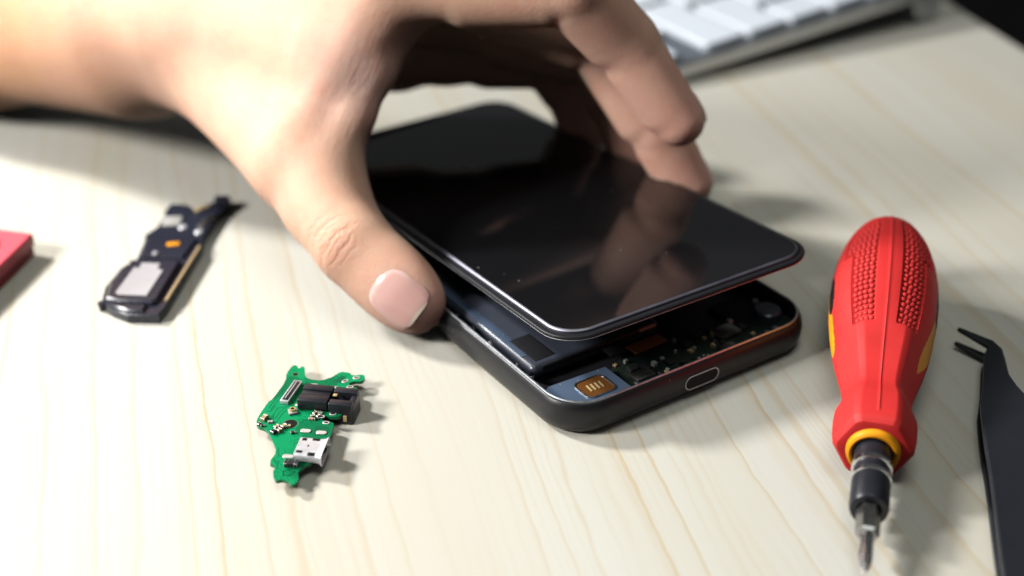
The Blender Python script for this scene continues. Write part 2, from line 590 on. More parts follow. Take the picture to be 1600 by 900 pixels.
def glass_black():
    t = NT('black_display_glass')
    co = t.coord()
    vo = t.new('ShaderNodeTexVoronoi'); vo.inputs['Scale'].default_value = 260; t.link(co, vo.inputs['Vector'])
    wn = t.math('LESS_THAN', vo.outputs['Distance'], .045)
    sel = t.new('ShaderNodeSeparateColor'); t.link(vo.outputs['Color'], sel.inputs[0])
    dust = t.math('MULTIPLY', wn, t.math('GREATER_THAN', sel.outputs[0], .72))
    sm = t.noise(co, 45, 4, .6)
    t.set(Base_Color=t.mix(t.math('MULTIPLY', dust, .55), (.007, .007, .008), (.45, .45, .45)))
    t.set(Roughness=t.math('ADD', t.math('MULTIPLY', t.math('SUBTRACT', sm, .45, clamp=True), .22), t.math('MULTIPLY_ADD', dust, .5, .03)))
    t.b.inputs['IOR'].default_value = 1.54
    t.b.inputs['Specular IOR Level'].default_value = .54
    return t.m


def plastic(name, col, rough=.4, spec=.5, bump=.12, scale=900, dust=0.0, var=.1):
    t = NT(name); co = t.coord()
    big = t.noise(co, scale * .07, 3, .55); nz = t.noise(co, scale, 3, .6)
    c = t.ramp(big, [(.3, tuple(k * (1 - var) for k in col)), (.7, tuple(min(1, k * (1 + var)) for k in col))])
    r = t.math('MULTIPLY_ADD', nz, .16, rough - .08)
    if dust:
        vo = t.new('ShaderNodeTexVoronoi'); vo.inputs['Scale'].default_value = 700; t.link(co, vo.inputs['Vector'])
        sel = t.new('ShaderNodeSeparateColor'); t.link(vo.outputs['Color'], sel.inputs[0])
        d = t.math('MULTIPLY', t.math('LESS_THAN', vo.outputs['Distance'], .10), t.math('GREATER_THAN', sel.outputs[0], 1 - dust))
        c = t.mix(t.math('MULTIPLY', d, .5), c, (.55, .55, .55)); r = t.math('ADD', r, t.math('MULTIPLY', d, .4))
    t.set(Base_Color=c, Roughness=r, Normal=t.bump(nz, bump, .00008))
    t.b.inputs['Specular IOR Level'].default_value = spec
    return t.m


def pcb_material(name, col, line):
    t = NT(name); co = t.coord()
    mp = t.new('ShaderNodeMapping'); t.link(co, mp.inputs['Vector']); mp.inputs['Rotation'].default_value = (0, 0, .28); mp.inputs['Scale'].default_value = (330, 330, 330)
    vo = t.new('ShaderNodeTexVoronoi', distance='MANHATTAN'); vo.inputs['Scale'].default_value = 1.0; t.link(mp.outputs[0], vo.inputs['Vector'])
    fr = t.math('FRACT', t.math('MULTIPLY', vo.outputs['Distance'], 3.2))
    ln = t.ramp(fr, [(0, (1, 1, 1)), (.22, (1, 1, 1)), (.27, (0, 0, 0)), (1, (0, 0, 0))])
    patch = t.noise(co, 170, 2, .4)
    pm = t.ramp(patch, [(.46, (0, 0, 0)), (.5, (1, 1, 1))])
    zone = t.ramp(t.noise(co, 110, 1, .4), [(.56, (0, 0, 0)), (.58, (1, 1, 1))])
    c = t.mix(t.math('MULTIPLY', t.math('MULTIPLY', ln, pm), .75), col, line)
    c = t.mix(t.math('MULTIPLY', zone, .7), c, tuple(k * .45 for k in col))
    t.set(Base_Color=c, Roughness=.5)
    t.b.inputs['Specular IOR Level'].default_value = .12
    return t.m


def metal(name, col, rough=.3, scale=600, met=1.0, bmp=.1):
    t = NT(name); co = t.coord()
    nz = t.noise(co, scale, 4, .6)
    t.set(Base_Color=t.ramp(nz, [(.3, tuple(k * .8 for k in col)), (.7, col)]), Metallic=met, Roughness=t.math('MULTIPLY_ADD', nz, .25, rough - .1),
          Normal=t.bump(nz, bmp, .00006))
    return t.m


M = dict(
    wood=wood_material(), skin=skin_material(), nail=nail_material(), glass=glass_black(),
    edge=metal('screen_edge_trim', (.26, .26, .31), .45, scale=150, bmp=.01),
    lip=plastic('screen_frame_plastic', (.014, .014, .017), .4, .22, dust=.03),
    shell=plastic('matte_black_shell', (.012, .012, .0135), .38, .4, dust=.05),
    rim=metal('anodised_rim', (.62, .66, .72), .42),
    inside=plastic('inner_black', (.012, .012, .014), .42, .4, dust=.12),
    battery=plastic('battery_wrap', (.042, .048, .066), .3, .7, dust=.02),
    film=plastic('blue_grey_cover', (.07, .10, .155), .3, .6, dust=.30),
    foil=metal('grey_foil', (.52, .54, .58), .35),
    flex=plastic('amber_flex_cable', (.13, .05, .012), .26, .6),
    copper=plastic('copper_flex', (.36, .10, .035), .3, .6),
    gold=metal('gold_contact', (.92, .70, .34), .3, met=.6),
    silver=metal('tinned_metal', (.80, .80, .83), .34, met=.5),
    steel=metal('dark_steel', (.42, .41, .40), .28),
    chrome=metal('chrome', (.88, .88, .9), .12),
    chip=plastic('chip_black', (.022, .022, .025), .35),
    board=pcb_material('dark_board', (.012, .022, .018), (.05, .06, .04)),
    green=pcb_material('green_board', (.002, .26, .095), (.001, .09, .034)),
    greenedge=plastic('board_edge', (.012, .20, .075), .4),
    tracegreen=plastic('trace_green', (.001, .10, .042), .45, .2),
    solder=metal('solder', (.82, .81, .77), .35, met=.5),
    ceramic=plastic('component_tan', (.42, .30, .16), .4),
    cgrey=plastic('component_grey', (.38, .37, .35), .4),
    black=plastic('black_plastic', (.014, .015, .021), .36, .5),
    speaker=plastic('blue_black_plastic', (.020, .022, .036), .27, .55),
    mesh=plastic('speaker_plate', (.44, .42, .43), .35, .5),
    rubber=plastic('red_rubber', (.62, .028, .026), .56, .32, bump=.25, scale=1500, var=.06),
    amber=plastic('amber_plastic', (.85, .33, .012), .4, .22),
    hole=plastic('hole_shade', (.006, .006, .006), .6, .2),  # flat black standing in for the shade inside openings
    pink=plastic('pink_plastic', (.76, .10, .135), .42, .45, var=.06),
    pinkdark=plastic('pink_side', (.52, .07, .09), .5, .4),
    tweezer=plastic('blued_tweezer_steel', (.014, .016, .021), .42, .35, bump=.2),
    alu=metal('keyboard_aluminium', (.60, .61, .62), .38),
    key=plastic('white_key', (.58, .63, .69), .4, .4, var=.02),
    gapshade=plastic('key_gap_shade', (.09, .105, .125), .5, .4),  # shade on the aluminium between the keys, put into the colour
    floor=plastic('dark_floor', (.016, .014, .014), .7, .2, scale=40),
)
# ------------------------------------------------------------------ setting: table and dark floor below it
GX = nrm((.9715, .237, 0)); GY = np.array([-GX[1], GX[0], 0])          # across and along the grain
tm = frame((0, 250, 0), GX)
bm = bmesh.new()
x1 = GX.dot((179.5, 474, 0)) - GX.dot((0, 250, 0))
bm_box(bm, (-820 + x1) / 2, 250, -12, x1 + 820, 1500, 24, bev=1.2)
o = bm_obj('table_top', bm, M['wood']); o.matrix_world = tm
props(o, kind='structure')
bm = bmesh.new()
vs = [bm.verts.new(v) for v in ((-6000, -5000, -720), (6000, -5000, -720), (6000, 7000, -720), (-6000, 7000, -720))]
bm.faces.new(vs)
props(bm_obj('floor', bm, M['floor'], smooth=False), kind='structure')
# ------------------------------------------------------------------ person: bare left forearm and hand, nails as parts
hv, hf = polygonise(sdf, (-262, 245, -8), (75, 515, 105), HAND_RES)
for _ in range(2):                                           # settle the vertices exactly on the surface
    d = sdf(hv); hv = hv - grad(sdf, hv) * np.clip(d, -.4, .4)[:, None]


def blob(p, c, r):
    return np.exp(-((p - np.asarray(c)) ** 2).sum(1) / r ** 2)[:, None]


def seg_t(p, a, b):
    a = np.asarray(a, float); ab = np.asarray(b, float) - a
    t = np.clip(((p - a) @ ab) / (ab @ ab), 0, 1)
    return np.linalg.norm(p - a - t[:, None] * ab, axis=1)


base = np.tile(np.array([.77, .48, .335]), (len(hv), 1))
arm = np.clip((-95 - hv[:, 0]) / 60, 0, 1)[:, None]
base = base * (1 - arm) + np.array([.71, .355, .165]) * arm            # warmer forearm
pinkc = np.array([.86, .50, .41])
for J in (IX, MD, RG, PK):
    k = np.clip(1 - seg_t(hv, J[1], J[3]) / 16, 0, 1)[:, None] * .75
    base = base * (1 - k) + pinkc * k
    k = blob(hv, J[3], 9) * .7
    base = base * (1 - k) + np.array([.84, .40, .33]) * k
    for q in (1, 2):
        k = blob(hv, J[q], 7) * .35
        base = base * (1 - k) + np.array([.66, .36, .27]) * k
k = blob(hv, np.asarray(TH['tip']) + TH_AX * 5, 11) * .9
base = base * (1 - k) + np.array([.86, .44, .36]) * k
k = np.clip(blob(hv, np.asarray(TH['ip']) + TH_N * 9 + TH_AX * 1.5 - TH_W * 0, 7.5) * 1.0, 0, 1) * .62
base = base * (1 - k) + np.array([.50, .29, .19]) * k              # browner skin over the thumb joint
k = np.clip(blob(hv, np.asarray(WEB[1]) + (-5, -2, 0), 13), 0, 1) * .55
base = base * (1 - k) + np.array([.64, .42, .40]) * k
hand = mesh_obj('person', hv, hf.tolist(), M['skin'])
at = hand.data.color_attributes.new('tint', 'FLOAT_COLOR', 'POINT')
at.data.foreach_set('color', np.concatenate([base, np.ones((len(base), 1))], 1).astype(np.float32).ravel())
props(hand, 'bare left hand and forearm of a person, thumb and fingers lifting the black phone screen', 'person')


def nail(name, o, ax, wv, nv, s0, s1, hw, proud=.32, shape=2.6, free=.75, cols=((.84, .48, .42), (.86, .74, .58))):
    o = np.asarray(o, float); NU, NVN = 41, 33
    grid = np.zeros((NU, NVN, 3)); col = np.zeros((NU, NVN, 3)); edge = np.zeros((NU, NVN))
    for i in range(NU):
        for j in range(NVN):
            u = -1 + 2 * i / (NU - 1); v = -1 + 2 * j / (NVN - 1)
            # square grid pulled into a rounded nail outline
            x = u * math.sqrt(max(0, 1 - .5 * abs(v) ** 4 * .75)); y = v * math.sqrt(max(0, 1 - .5 * abs(u) ** 4 * (.75 if v < 0 else .5)))
            w = x * hw; s = (s0 + s1) / 2 + y * (s1 - s0) / 2 - (.0 if v < 0 else .5 * x * x)
            grid[i, j] = o + ax * s + wv * w
            edge[i, j] = max(abs(u), abs(v))
            f = np.clip((s - (s1 - free - .6 * (1 - x * x) + .5)) / .35, 0, 1)
            lun = np.clip(1 - ((s - s0) / 6.0) - x * x * .6, 0, 1)
            cc = np.array(cols[0]) * (1 - lun * .4) + np.array((.82, .60, .55)) * lun * .4
            col[i, j] = cc * (1 - f) + np.array(cols[1]) * f
    P = grid.reshape(-1, 3) + nv * 22
    for _ in range(60):
        d = sdf(P); P = P - nv * np.clip(d, 0, 2)[:, None] * .9
        if d.max() < .02: break
    P = P.reshape(NU, NVN, 3)
    # flatten slightly lengthwise so that the plate is a plate, lift it, sink the rim into the skin folds
    sfac = np.linspace(-1, 1, NVN)[None, :]
    uu = np.linspace(-1, 1, NU)[:, None]
    rim = np.maximum(np.abs(uu) + 0 * sfac, np.where(sfac < 0, -sfac, 0) + 0 * uu)
    lift = proud * np.clip((1 - rim) / .22, -.6, 1) ** 1 + .38 * np.clip((sfac - .2) / .8, 0, 1) ** 2
    lift = lift - .10 * uu ** 2
    top = P + nv * lift[..., None]
    V = top.reshape(-1, 3).tolist(); F = []
    for i in range(NU - 1):
        for j in range(NVN - 1):
            F.append((i * NVN + j, (i + 1) * NVN + j, (i + 1) * NVN + j + 1, i * NVN + j + 1))
    # thickness skirt along the free edge and round the rim
    ringi = [i * NVN for i in range(NU)] + [(NU - 1) * NVN + j for j in range(1, NVN)] + [i * NVN + NVN - 1 for i in range(NU - 2, -1, -1)] + [j for j in range(NVN - 2, 0, -1)]
    b0 = len(V)
    for r in ringi:
        V.append((np.array(V[r]) - nv * .75 - ax * .1).tolist())
    n = len(ringi)
    for k in range(n):
        F.append((ringi[(k + 1) % n], ringi[k], b0 + k, b0 + (k + 1) % n))
    fl = np.cross(np.array(V[F[0][1]]) - V[F[0][0]], np.array(V[F[0][2]]) - V[F[0][0]]).dot(nv)
    if fl < 0: F = [f[::-1] for f in F]
    ob = mesh_obj(name, V, F, M['nail'], hand, angle=50)
    C = np.concatenate([col.reshape(-1, 3), np.array([col.reshape(-1, 3)[r] for r in ringi])])
    a = ob.data.color_attributes.new('tint', 'FLOAT_COLOR', 'POINT')
    a.data.foreach_set('color', np.concatenate([C, np.ones((len(C), 1))], 1).astype(np.float32).ravel())
    return ob


nail('thumbnail', TH['ip'], TH_AX, TH_W, TH_N, 13.8, 25.8, 6.1)
for J, r in ((IX, 4.3), (MD, 4.4), (RG, 4.3), (PK, 3.9)):
    J = [np.asarray(j, float) for j in J]
    ax = nrm(J[3] - J[2]); pl = nrm(np.cross(J[1] - J[0], J[3] - J[1])); out = -np.cross(pl, ax)
    L = np.linalg.norm(J[3] - J[2])
    cam_v = nrm(np.array([0, 0, CAM_H]) - J[3]); out = out - .75 * cam_v; out = nrm(out - ax * out.dot(ax))
    nail('fingernail', J[2], ax, np.cross(out, ax), out, L - 4.0, L + 4.4, r)
# ------------------------------------------------------------------ phone body (local: x along the port edge, y towards the far end)
PY = .5887
pm = frame((11.56, 226.17, 0), (math.cos(PY), math.sin(PY), 0))
W_, L_ = 72.0, 150.0


def ring_at(ins, z, r=10.5, n=10):
    return [(x, y, z) for x, y in rrect(ins, ins, W_ - ins, L_ - ins, max(1.5, r - ins), n)]


phone = empty('phone', None, pm)
props(phone, 'opened black phone body lying on the table with its battery and circuit board showing', 'phone')
bm = bmesh.new()
prof = [(3.6, .12), (2.2, .3), (1.1, .9), (.45, 1.9), (.1, 3.1), (0, 4.4), (.08, 5.6), (.35, 6.8), (.8, 7.7), (1.2, 8.15)]
loft(bm, [ring_at(i, z) for i, z in prof] + [ring_at(1.5, 8.15), ring_at(1.75, 7.9), ring_at(1.85, 3.2)])
bm_obj('back_shell', bm, M['shell'], phone, angle=50)
bm = bmesh.new()
a = ring_at(1.22, 8.16); b = ring_at(1.35, 8.42); c = ring_at(1.62, 8.42); d = ring_at(1.76, 8.1)
V = [[bm.verts.new(p) for p in r] for r in (a, b, c, d)]
n = len(a)
for q in range(3):
    for k in range(n): bm.faces.new((V[q][k], V[q][(k + 1) % n], V[q + 1][(k + 1) % n], V[q + 1][k]))
bm_obj('rim', bm, M['rim'], phone)
bm = bmesh.new(); bm_prism(bm, rrect(2.1, 2.1, W_ - 2.1, L_ - 2.1, 8.5), 3.25, 3.6)
bm_obj('inner_plate', bm, M['inside'], phone)
bm = bmesh.new(); bm_box(bm, 22.6, 67, 5.5, 35.6, 94, 3.7, bev=1.5, seg=4)
bat = bm_obj('battery', bm, M['battery'], phone)
bm = bmesh.new(); bm_box(bm, 21, 20.6, 6.2, 27, 1.2, 1.6, bev=.3); bm_box(bm, 9.5, 27, 7.40, 5.5, 10, .12, rz=.02, bev=.05)
bm_obj('battery_tape', bm, M['inside'], bat)
bm = bmesh.new(); bm_box(bm, 6.6, 60, 7.30, 2.4, 70, .22, bev=.08); bm_obj('foil_seam', bm, M['film'], bat)
# near corner: blue-grey loudspeaker cover with an amber cable window
bm = bmesh.new()
bm_prism(bm, [(2.3, 9.5), (3.4, 5.6), (5.6, 3.4), (8.6, 2.5), (19.5, 2.4), (19.5, 13.2), (4.6, 13.8), (2.4, 12.4)][::-1], 3.6, 6.5, .35)
cov = bm_obj('speaker_cover', bm, M['film'], phone, angle=30)
bm = bmesh.new()
ro = rrect(8.8, 4.6, 16.6, 11.2, 1.6, 6); ri = rrect(9.1, 4.9, 16.3, 10.9, 1.35, 6)
A = [bm.verts.new((x, y, 6.52)) for x, y in ro]; B = [bm.verts.new((x, y, 6.78)) for x, y in ro]
C_ = [bm.verts.new((x, y, 6.78)) for x, y in ri]; D = [bm.verts.new((x, y, 6.52)) for x, y in ri]; n = len(ro)
for r0, r1 in ((A, B), (B, C_), (C_, D)):
    for k in range(n): bm.faces.new((r0[k], r0[(k + 1) % n], r1[(k + 1) % n], r1[k]))
bm_obj('window_frame', bm, M['foil'], cov)
bm = bmesh.new(); bm_prism(bm, rrect(9.12, 4.92, 16.28, 10.88, 1.3, 6), 6.50, 6.60)
fx = bm_obj('flex_cable', bm, M['flex'], phone, smooth=False)
for k in range(4):
    bm = bmesh.new(); bm_box(bm, 11.2 + k * 1.05, 7.9, 6.68, .42, 2.3, .14, rz=-.1, bev=.04)
    bm_obj('contact', bm, M['gold'], fx)
bm = bmesh.new(); bm_box(bm, 13.6, 2.55, 6.75, 11.5, 1.05, .5, bev=.15)
bm_obj('grounding_strip', bm, M['foil'], phone)
# adhesive and scraps between battery and side wall
rr = random.Random(3)
bm = bmesh.new()
for k in range(70):
    y = rr.uniform(14, 50); x = 2.9 + rr.gauss(0, .55)
    r = rr.uniform(.15, .5)
    m = Matrix.Translation((x, y, 4.6 + rr.uniform(0, 1.9))) @ Matrix.Rotation(rr.uniform(0, 3), 4, 'Z') @ Matrix.Diagonal((r, r * rr.uniform(1, 3), r * .7, 1))
    bmesh.ops.create_icosphere(bm, subdivisions=1, radius=1, matrix=m)
bm_obj('adhesive_residue', bm, M['steel'], phone, angle=20)
for x, y in ((3.3, 14.6), (3.2, 43)):
    bm = bmesh.new(); bm_cyl(bm, (x, y, 3.6), (x, y, 6.2), 1.0, n=20); bm_cyl(bm, (x, y, 6.2), (x, y, 6.55), 1.05, .7, n=20)
    bm_obj('screw', bm, M['steel'], phone)
# main board with its components
bm = bmesh.new()
bm_prism(bm, [(20.4, 2.6), (64, 2.6), (69.4, 7), (69.4, 22), (57, 22), (57, 15.5), (24, 15.5), (20.4, 13)], 3.6, 4.5)
brd = bm_obj('circuit_board', bm, M['board'], phone, smooth=False)
kinds = [('chip', M['chip']), ('capacitor', M['ceramic']), ('capacitor', M['cgrey']), ('shield', M['steel'])]
spots = []
for k in range(46):
    for _ in range(30):
        x, y = rr.uniform(22, 60), rr.uniform(3.4, 14.5)
        s = rr.choice((.6, .8, .9, 1.2, 1.6, 2.2))
        if abs(x - 32.5) < 6.5 and y > 11.5: continue
        if all(abs(x - a) > (s + b) * .62 or abs(y - c) > (s + b) * .62 for a, c, b in spots): break
    else: continue
    spots.append((x, y, s))
    nm, mt = kinds[0] if s > 1.4 else rr.choice(kinds)
    h = rr.uniform(.4, 1.1)
    bm = bmesh.new(); bm_box(bm, x, y, 4.5 + h / 2, s * rr.uniform(.6, 1.1), s, h, rz=rr.choice((0, 0, 1.57, .3)), bev=.08, seg=1)
    if mt is M['ceramic']:
        bm_box(bm, x, y + s * .42, 4.5 + h / 2, s * 1.12, s * .3, h * 1.1, bev=.05, mi=1, seg=1)
        mt = [M['ceramic'], M['gold']]
    bm_obj(nm, bm, mt, brd, smooth=False)
bm = bmesh.new(); bm_box(bm, 32.6, 15.2, 6.4, 9.4, 3.6, .25, rz=.04, bev=.1); bm_obj('flex_cable', bm, M['copper'], phone)
bm = bmesh.new(); bm_cyl(bm, (65, 10.8, 4.5), (65, 10.8, 6.7), 3.3, n=40); bm_cyl(bm, (65, 10.8, 6.7), (65, 10.8, 7.0), 3.3, 2.9, n=40)
bm_obj('vibration_motor', bm, M['battery'], phone)
for x, y in ((61, 3.6), (59.6, 5.0), (62.4, 5.2)):
    bm = bmesh.new(); bm_cyl(bm, (x, y, 4.5), (x, y, 5.6), .7, n=16); bm_obj('microphone', bm, M['steel'], brd)
for x0, y0, w_, d_ in ((25, 7.2, 5, 3.2), (52, 10.5, 6, 4.2), (48, 5, 4, 2.6)):
    bm = bmesh.new(); bm_box(bm, x0, y0, 5.35, w_, d_, .9, bev=.15); bm_obj('shield', bm, M['steel'], brd)
for x0, y0 in ((21.6, 4.2), (41, 4.4), (56.3, 14), (67.6, 17.5)):
    bm = bmesh.new(); bm_cyl(bm, (x0, y0, 4.4), (x0, y0, 5.0), .85, n=20); bm_cyl(bm, (x0, y0, 5.0), (x0, y0, 5.25), .85, .6, n=20); bm_obj('screw', bm, M['solder'], brd)
bm = bmesh.new(); bm_box(bm, 26, 17.6, 5.9, 5.5, 3.4, .2, rz=-.05, bev=.08); bm_box(bm, 29.5, 17.3, 5.75, 5, 1.6, .18, rz=.12, bev=.06); bm_obj('ribbon_cable', bm, M['inside'], phone)
# charging port in the near edge wall
def stadium(cx, cz, w, h, n=10):
    r = h / 2; p = []
    for k in range(n + 1):
        a = -math.pi / 2 + math.pi * k / n; p.append((cx + w / 2 - r + r * math.cos(a), cz + r * math.sin(a)))
    for k in range(n + 1):
        a = math.pi / 2 + math.pi * k / n; p.append((cx - w / 2 + r + r * math.cos(a), cz + r * math.sin(a)))
    return p
bm = bmesh.new()
o1 = stadium(36, 4.3, 9.6, 3.5); i1 = stadium(36, 4.3, 9.15, 3.05)
R = [[bm.verts.new((x, y, z)) for x, z in q] for q, y in ((o1, .05), (o1, -.10), (i1, -.10), (i1, .02))]
n = len(o1)
for q in range(3):
    for k in range(n): bm.faces.new((R[q][k], R[q][(k + 1) % n], R[q + 1][(k + 1) % n], R[q + 1][k]))
port = bm_obj('charging_port', bm, M['foil'], phone)
bm = bmesh.new(); bm.faces.new([bm.verts.new((x, -.02, z)) for x, z in i1]); bm_obj('port_shade', bm, M['hole'], port, smooth=False)  # black plate painted as the dark inside of the port

# ------------------------------------------------------------------ the screen assembly lifted off it
la, lb, lc, ld = (np.array(v) for v in ((10.4, 235.8, 19.6), (70.6, 271.5, 21.9), (-4.0, 397.4, 7.7), (-64.2, 361.7, 5.4)))
SW, SL = np.linalg.norm(lb - la), np.linalg.norm(ld - la)
sz = np.cross(nrm(lb - la), nrm(ld - la))
scr = empty('phone_screen', None, frame(la, lb - la, sz))
props(scr, 'glossy black phone screen tilted up off the body, hand reflected in its glass', 'phone screen')


def sring(ins, z, r=9.0):
    return [(x, y, z) for x, y in rrect(ins, ins, SW - ins, SL - ins, max(.6, r - ins), 10)]


bm = bmesh.new()
loft(bm, [sring(2.6, -1.4), sring(.8, -1.35), sring(.3, -1.05), sring(.05, -.7), sring(0, -.45), sring(.12, -.2), sring(.4, -.06), sring(1.5, -.05)])
bm_obj('screen_frame', bm, M['lip'], scr, angle=60)
bm = bmesh.new()
loft(bm, [sring(1.62, -.06), sring(1.60, .30), sring(1.78, .52), sring(2.02, .62), sring(2.22, .65)], cap0=False, cap1=False)
bm_obj('screen_edge', bm, M['edge'], scr)
bm = bmesh.new()
loft(bm, [sring(2.2, -.04), sring(2.2, .656)])
bm_obj('glass', bm, M['glass'], scr, angle=60)
bm = bmesh.new()
loft(bm, [sring(.7, -1.37), sring(.30, -1.12), sring(.18, -1.08), sring(.21, -.98)], cap0=False, cap1=False)
bm_obj('gasket', bm, M['rim'], scr)
# ------------------------------------------------------------------ loose green charging board
PCB_OUT = [(-8.82, -2.42), (-8.5, -5.08), (-6.25, -6.21), (-4.98, -8.68), (-2.84, -13.65), (-4.03, -17.65), (-2.46, -18.58), (-2.72, -21.11), (-1.73, -23.48), (-0.69, -22.92), (0.9, -23.48), (1.54, -24.76), (2.56, -24.04), (2.75, -22.35), (2.19, -20.54), (3.41, -18.52), (4.73, -17.65), (4.68, -15.31), (7.13, -14.72), (7.22, -9.91), (7.56, -6.52), (7.69, -4.32), (7.05, -3.69), (6.11, -3.56), (5.13, -3.18), (4.62, -2.1), (5.05, -1.01), (6.27, -1.78), (8.71, -1.78), (9.14, -0.49), (8.77, 1.13), (10.37, 2.12), (11.63, 6.77), (11.2, 9.15), (9.63, 9.36), (9.1, 10.73), (10.2, 11.42), (12.07, 11.42), (12.59, 12.96), (12.2, 14.15), (9.66, 13.66), (8.94, 14.92), (6.86, 15.21), (5.83, 13.8), (4.79, 12.61), (3.12, 11.84), (0.75, 12.05), (-0.76, 13.17), (-1.29, 17.2), (-2.11, 17.35), (-2.49, 16.35), (-3.16, 17.78), (-4.15, 17.78), (-5.05, 14.36), (-4.73, 11.56), (-6.54, 4.76), (-7.4, 3.63)]
PC = {'coax': (-1.51, -0.36), 'caps': (3.66, -1.26), 'rf': (-3.3, -6.83), 'c1': (-7.16, -2.74), 'c2': (-5.91, -4.32), 'c3': (-0.33, -7.76), 'padA': (2.07, -6.95), 'padB': (5.4, -7.57), 'padC': (-0.39, -15.61), 'padD': (2.96, -16.49), 'chip': (0.74, -18.52), 'p1': (-0.6, 2.38), 'p2': (6.55, 0.68), 'p3': (4.0, 1.46), 'p4': (6.99, -0.81), 'p5': (4.67, -1.91), 'p6': (5.97, -4.01), 'p7': (9.65, 9.15), 'p8': (8.32, 11.42), 'p9': (10.65, 12.75), 'p10': (1.72, 9.97), 'p11': (6.26, 8.95)}


def soften(p, it=1):
    p = np.asarray(p, float)
    for _ in range(it):                                     # corner cutting
        q = np.roll(p, -1, 0)
        p = np.stack([p * .78 + q * .22, p * .22 + q * .78], 1).reshape(-1, 2)
    return [tuple(v) for v in p]


pcb = empty('charging_board', None, frame((-45, 236, 0), (1, 0, 0)))
props(pcb, 'small bright green circuit board with metal charging socket lying alone on the wood', 'circuit board')
ZB = 2.7
bm = bmesh.new()
out = soften(PCB_OUT)
bm_prism(bm, out, ZB - .75, ZB)
for f in bm.faces:
    if abs(f.calc_center_median().z - ZB) > .05: f.material_index = 1
board = bm_obj('board', bm, [M['green'], M['greenedge']], pcb, smooth=False)


def pad(key, sx, sy, rz, mat='solder', h=.14, par=None, name='solder_pad'):
    x, y = PC[key]
    bm = bmesh.new(); bm_box(bm, x, y, ZB + h / 2, sx, sy, h, rz=rz, bev=min(.3 * min(sx, sy), .45) if h > .3 else .05)
    if h <= .3:
        bm.free(); bm = bmesh.new()
        st = stadium(0, 0, sx, sy, 8); c, s = math.cos(rz), math.sin(rz)
        bm_prism(bm, [(x + a * c - b * s, y + a * s + b * c) for a, b in st], ZB - .02, ZB + h, .04)
    return bm_obj(name, bm, M[mat], par or board)


for k in ('padA', 'padB', 'padC', 'padD'): pad(k, 2.3, 1.1, -.15, h=.22)
for k, r in (('p1', -.1), ('p2', -.1), ('p3', -.1), ('p10', -.1), ('p11', -.1)): pad(k, 1.7, .8, r)
for k, r in (('p4', -.1), ('p5', .2), ('p6', -.2), ('p7', .1), ('p8', .6), ('p9', -.05)):
    pad(k, 1.6, 1.0, r)
    x, y = PC[k]; bm = bmesh.new(); st = stadium(0, 0, .95, .45, 8); c, s = math.cos(r), math.sin(r)
    bm.faces.new([bm.verts.new((x + a * c - b * s, y + a * s + b * c, ZB + .15)) for a, b in st]); bm_obj('slot_shade', bm, M['hole'], board, smooth=False)  # black face paints the dark inside of the slot, pad is uncut
for x, y, r in ((-1.5, -4.35, 1.45), (-3.0, 14.2, .55)):
    bm = bmesh.new(); bm_cyl(bm, (x, y, ZB - .3), (x, y, ZB + .012), r, n=28); bm_obj('screw_hole_shade', bm, M['hole'], board, smooth=False)  # black disc on the uncut board, painting the shade down the hole
    bm = bmesh.new()
    ring = [(x + (r + .4) * math.cos(k * .2244), y + (r + .4) * math.sin(k * .2244)) for k in range(28)]
    bm_prism(bm, ring, ZB - .02, ZB + .006); bm_obj('hole_ring', bm, M['greenedge'], board, smooth=False)
# printed traces
bm = bmesh.new()
def trace(pts, w=.16):
    for (xa, ya), (xb, yb) in zip(pts[:-1], pts[1:]):
        l = math.hypot(xb - xa, yb - ya)
        bm_box(bm, (xa + xb) / 2, (ya + yb) / 2, ZB + .006, l + w * .8, w, .02, rz=math.atan2(yb - ya, xb - xa))
trace([(-6.9, 1.5), (-4.9, 8.0), (-4.4, 10.5)]); trace([(-6.4, .8), (-4.6, 6.8)]); trace([(-7.2, .2), (-6.2, .2), (-5.6, 2.2)])
trace([(-5.0, -2.6), (-4.4, -.2), (-2.0, 3.4), (1.0, 5.0)]); trace([(-4.4, -3.2), (-3.6, -.4), (-1.4, 2.8)]); trace([(-5.2, -3.6), (-5.6, -1.2), (-4.9, 1.4), (-3.4, 1.8)])
trace([(.2, .2), (2.4, .9)]); trace([(.6, -2.8), (2.6, -3.2), (3.2, -4.6)]); trace([(-2.8, -12.6), (-2.4, -15.2), (-1.3, -15.6)]); trace([(-3.2, -16.4), (-2.2, -17.4), (-2.0, -19.6)])
trace([(-.6, -20.4), (.2, -19.9), (1.6, -20.6), (.8, -21.8), (-.4, -21.6), (-.6, -20.4)], .3); trace([(3.8, 13.2 - 1.2), (6.2, 13.6), (7.6, 11.9)], .24)
bm_obj('copper_trace', bm, M['tracegreen'], board, smooth=False)
bm = bmesh.new(); bm_prism(bm, [(3.9, -5.0), (6.6, -5.4), (7.0, -7.0), (6.4, -8.6), (3.6, -8.4)][::-1], ZB - .02, ZB + .008); bm_prism(bm, [(5.6, 11.4), (7.4, 13.6), (8.4, 13.2), (7.6, 10.6)][::-1], ZB - .02, ZB + .008)
bm_obj('ground_plane', bm, M['tracegreen'], board, smooth=False)
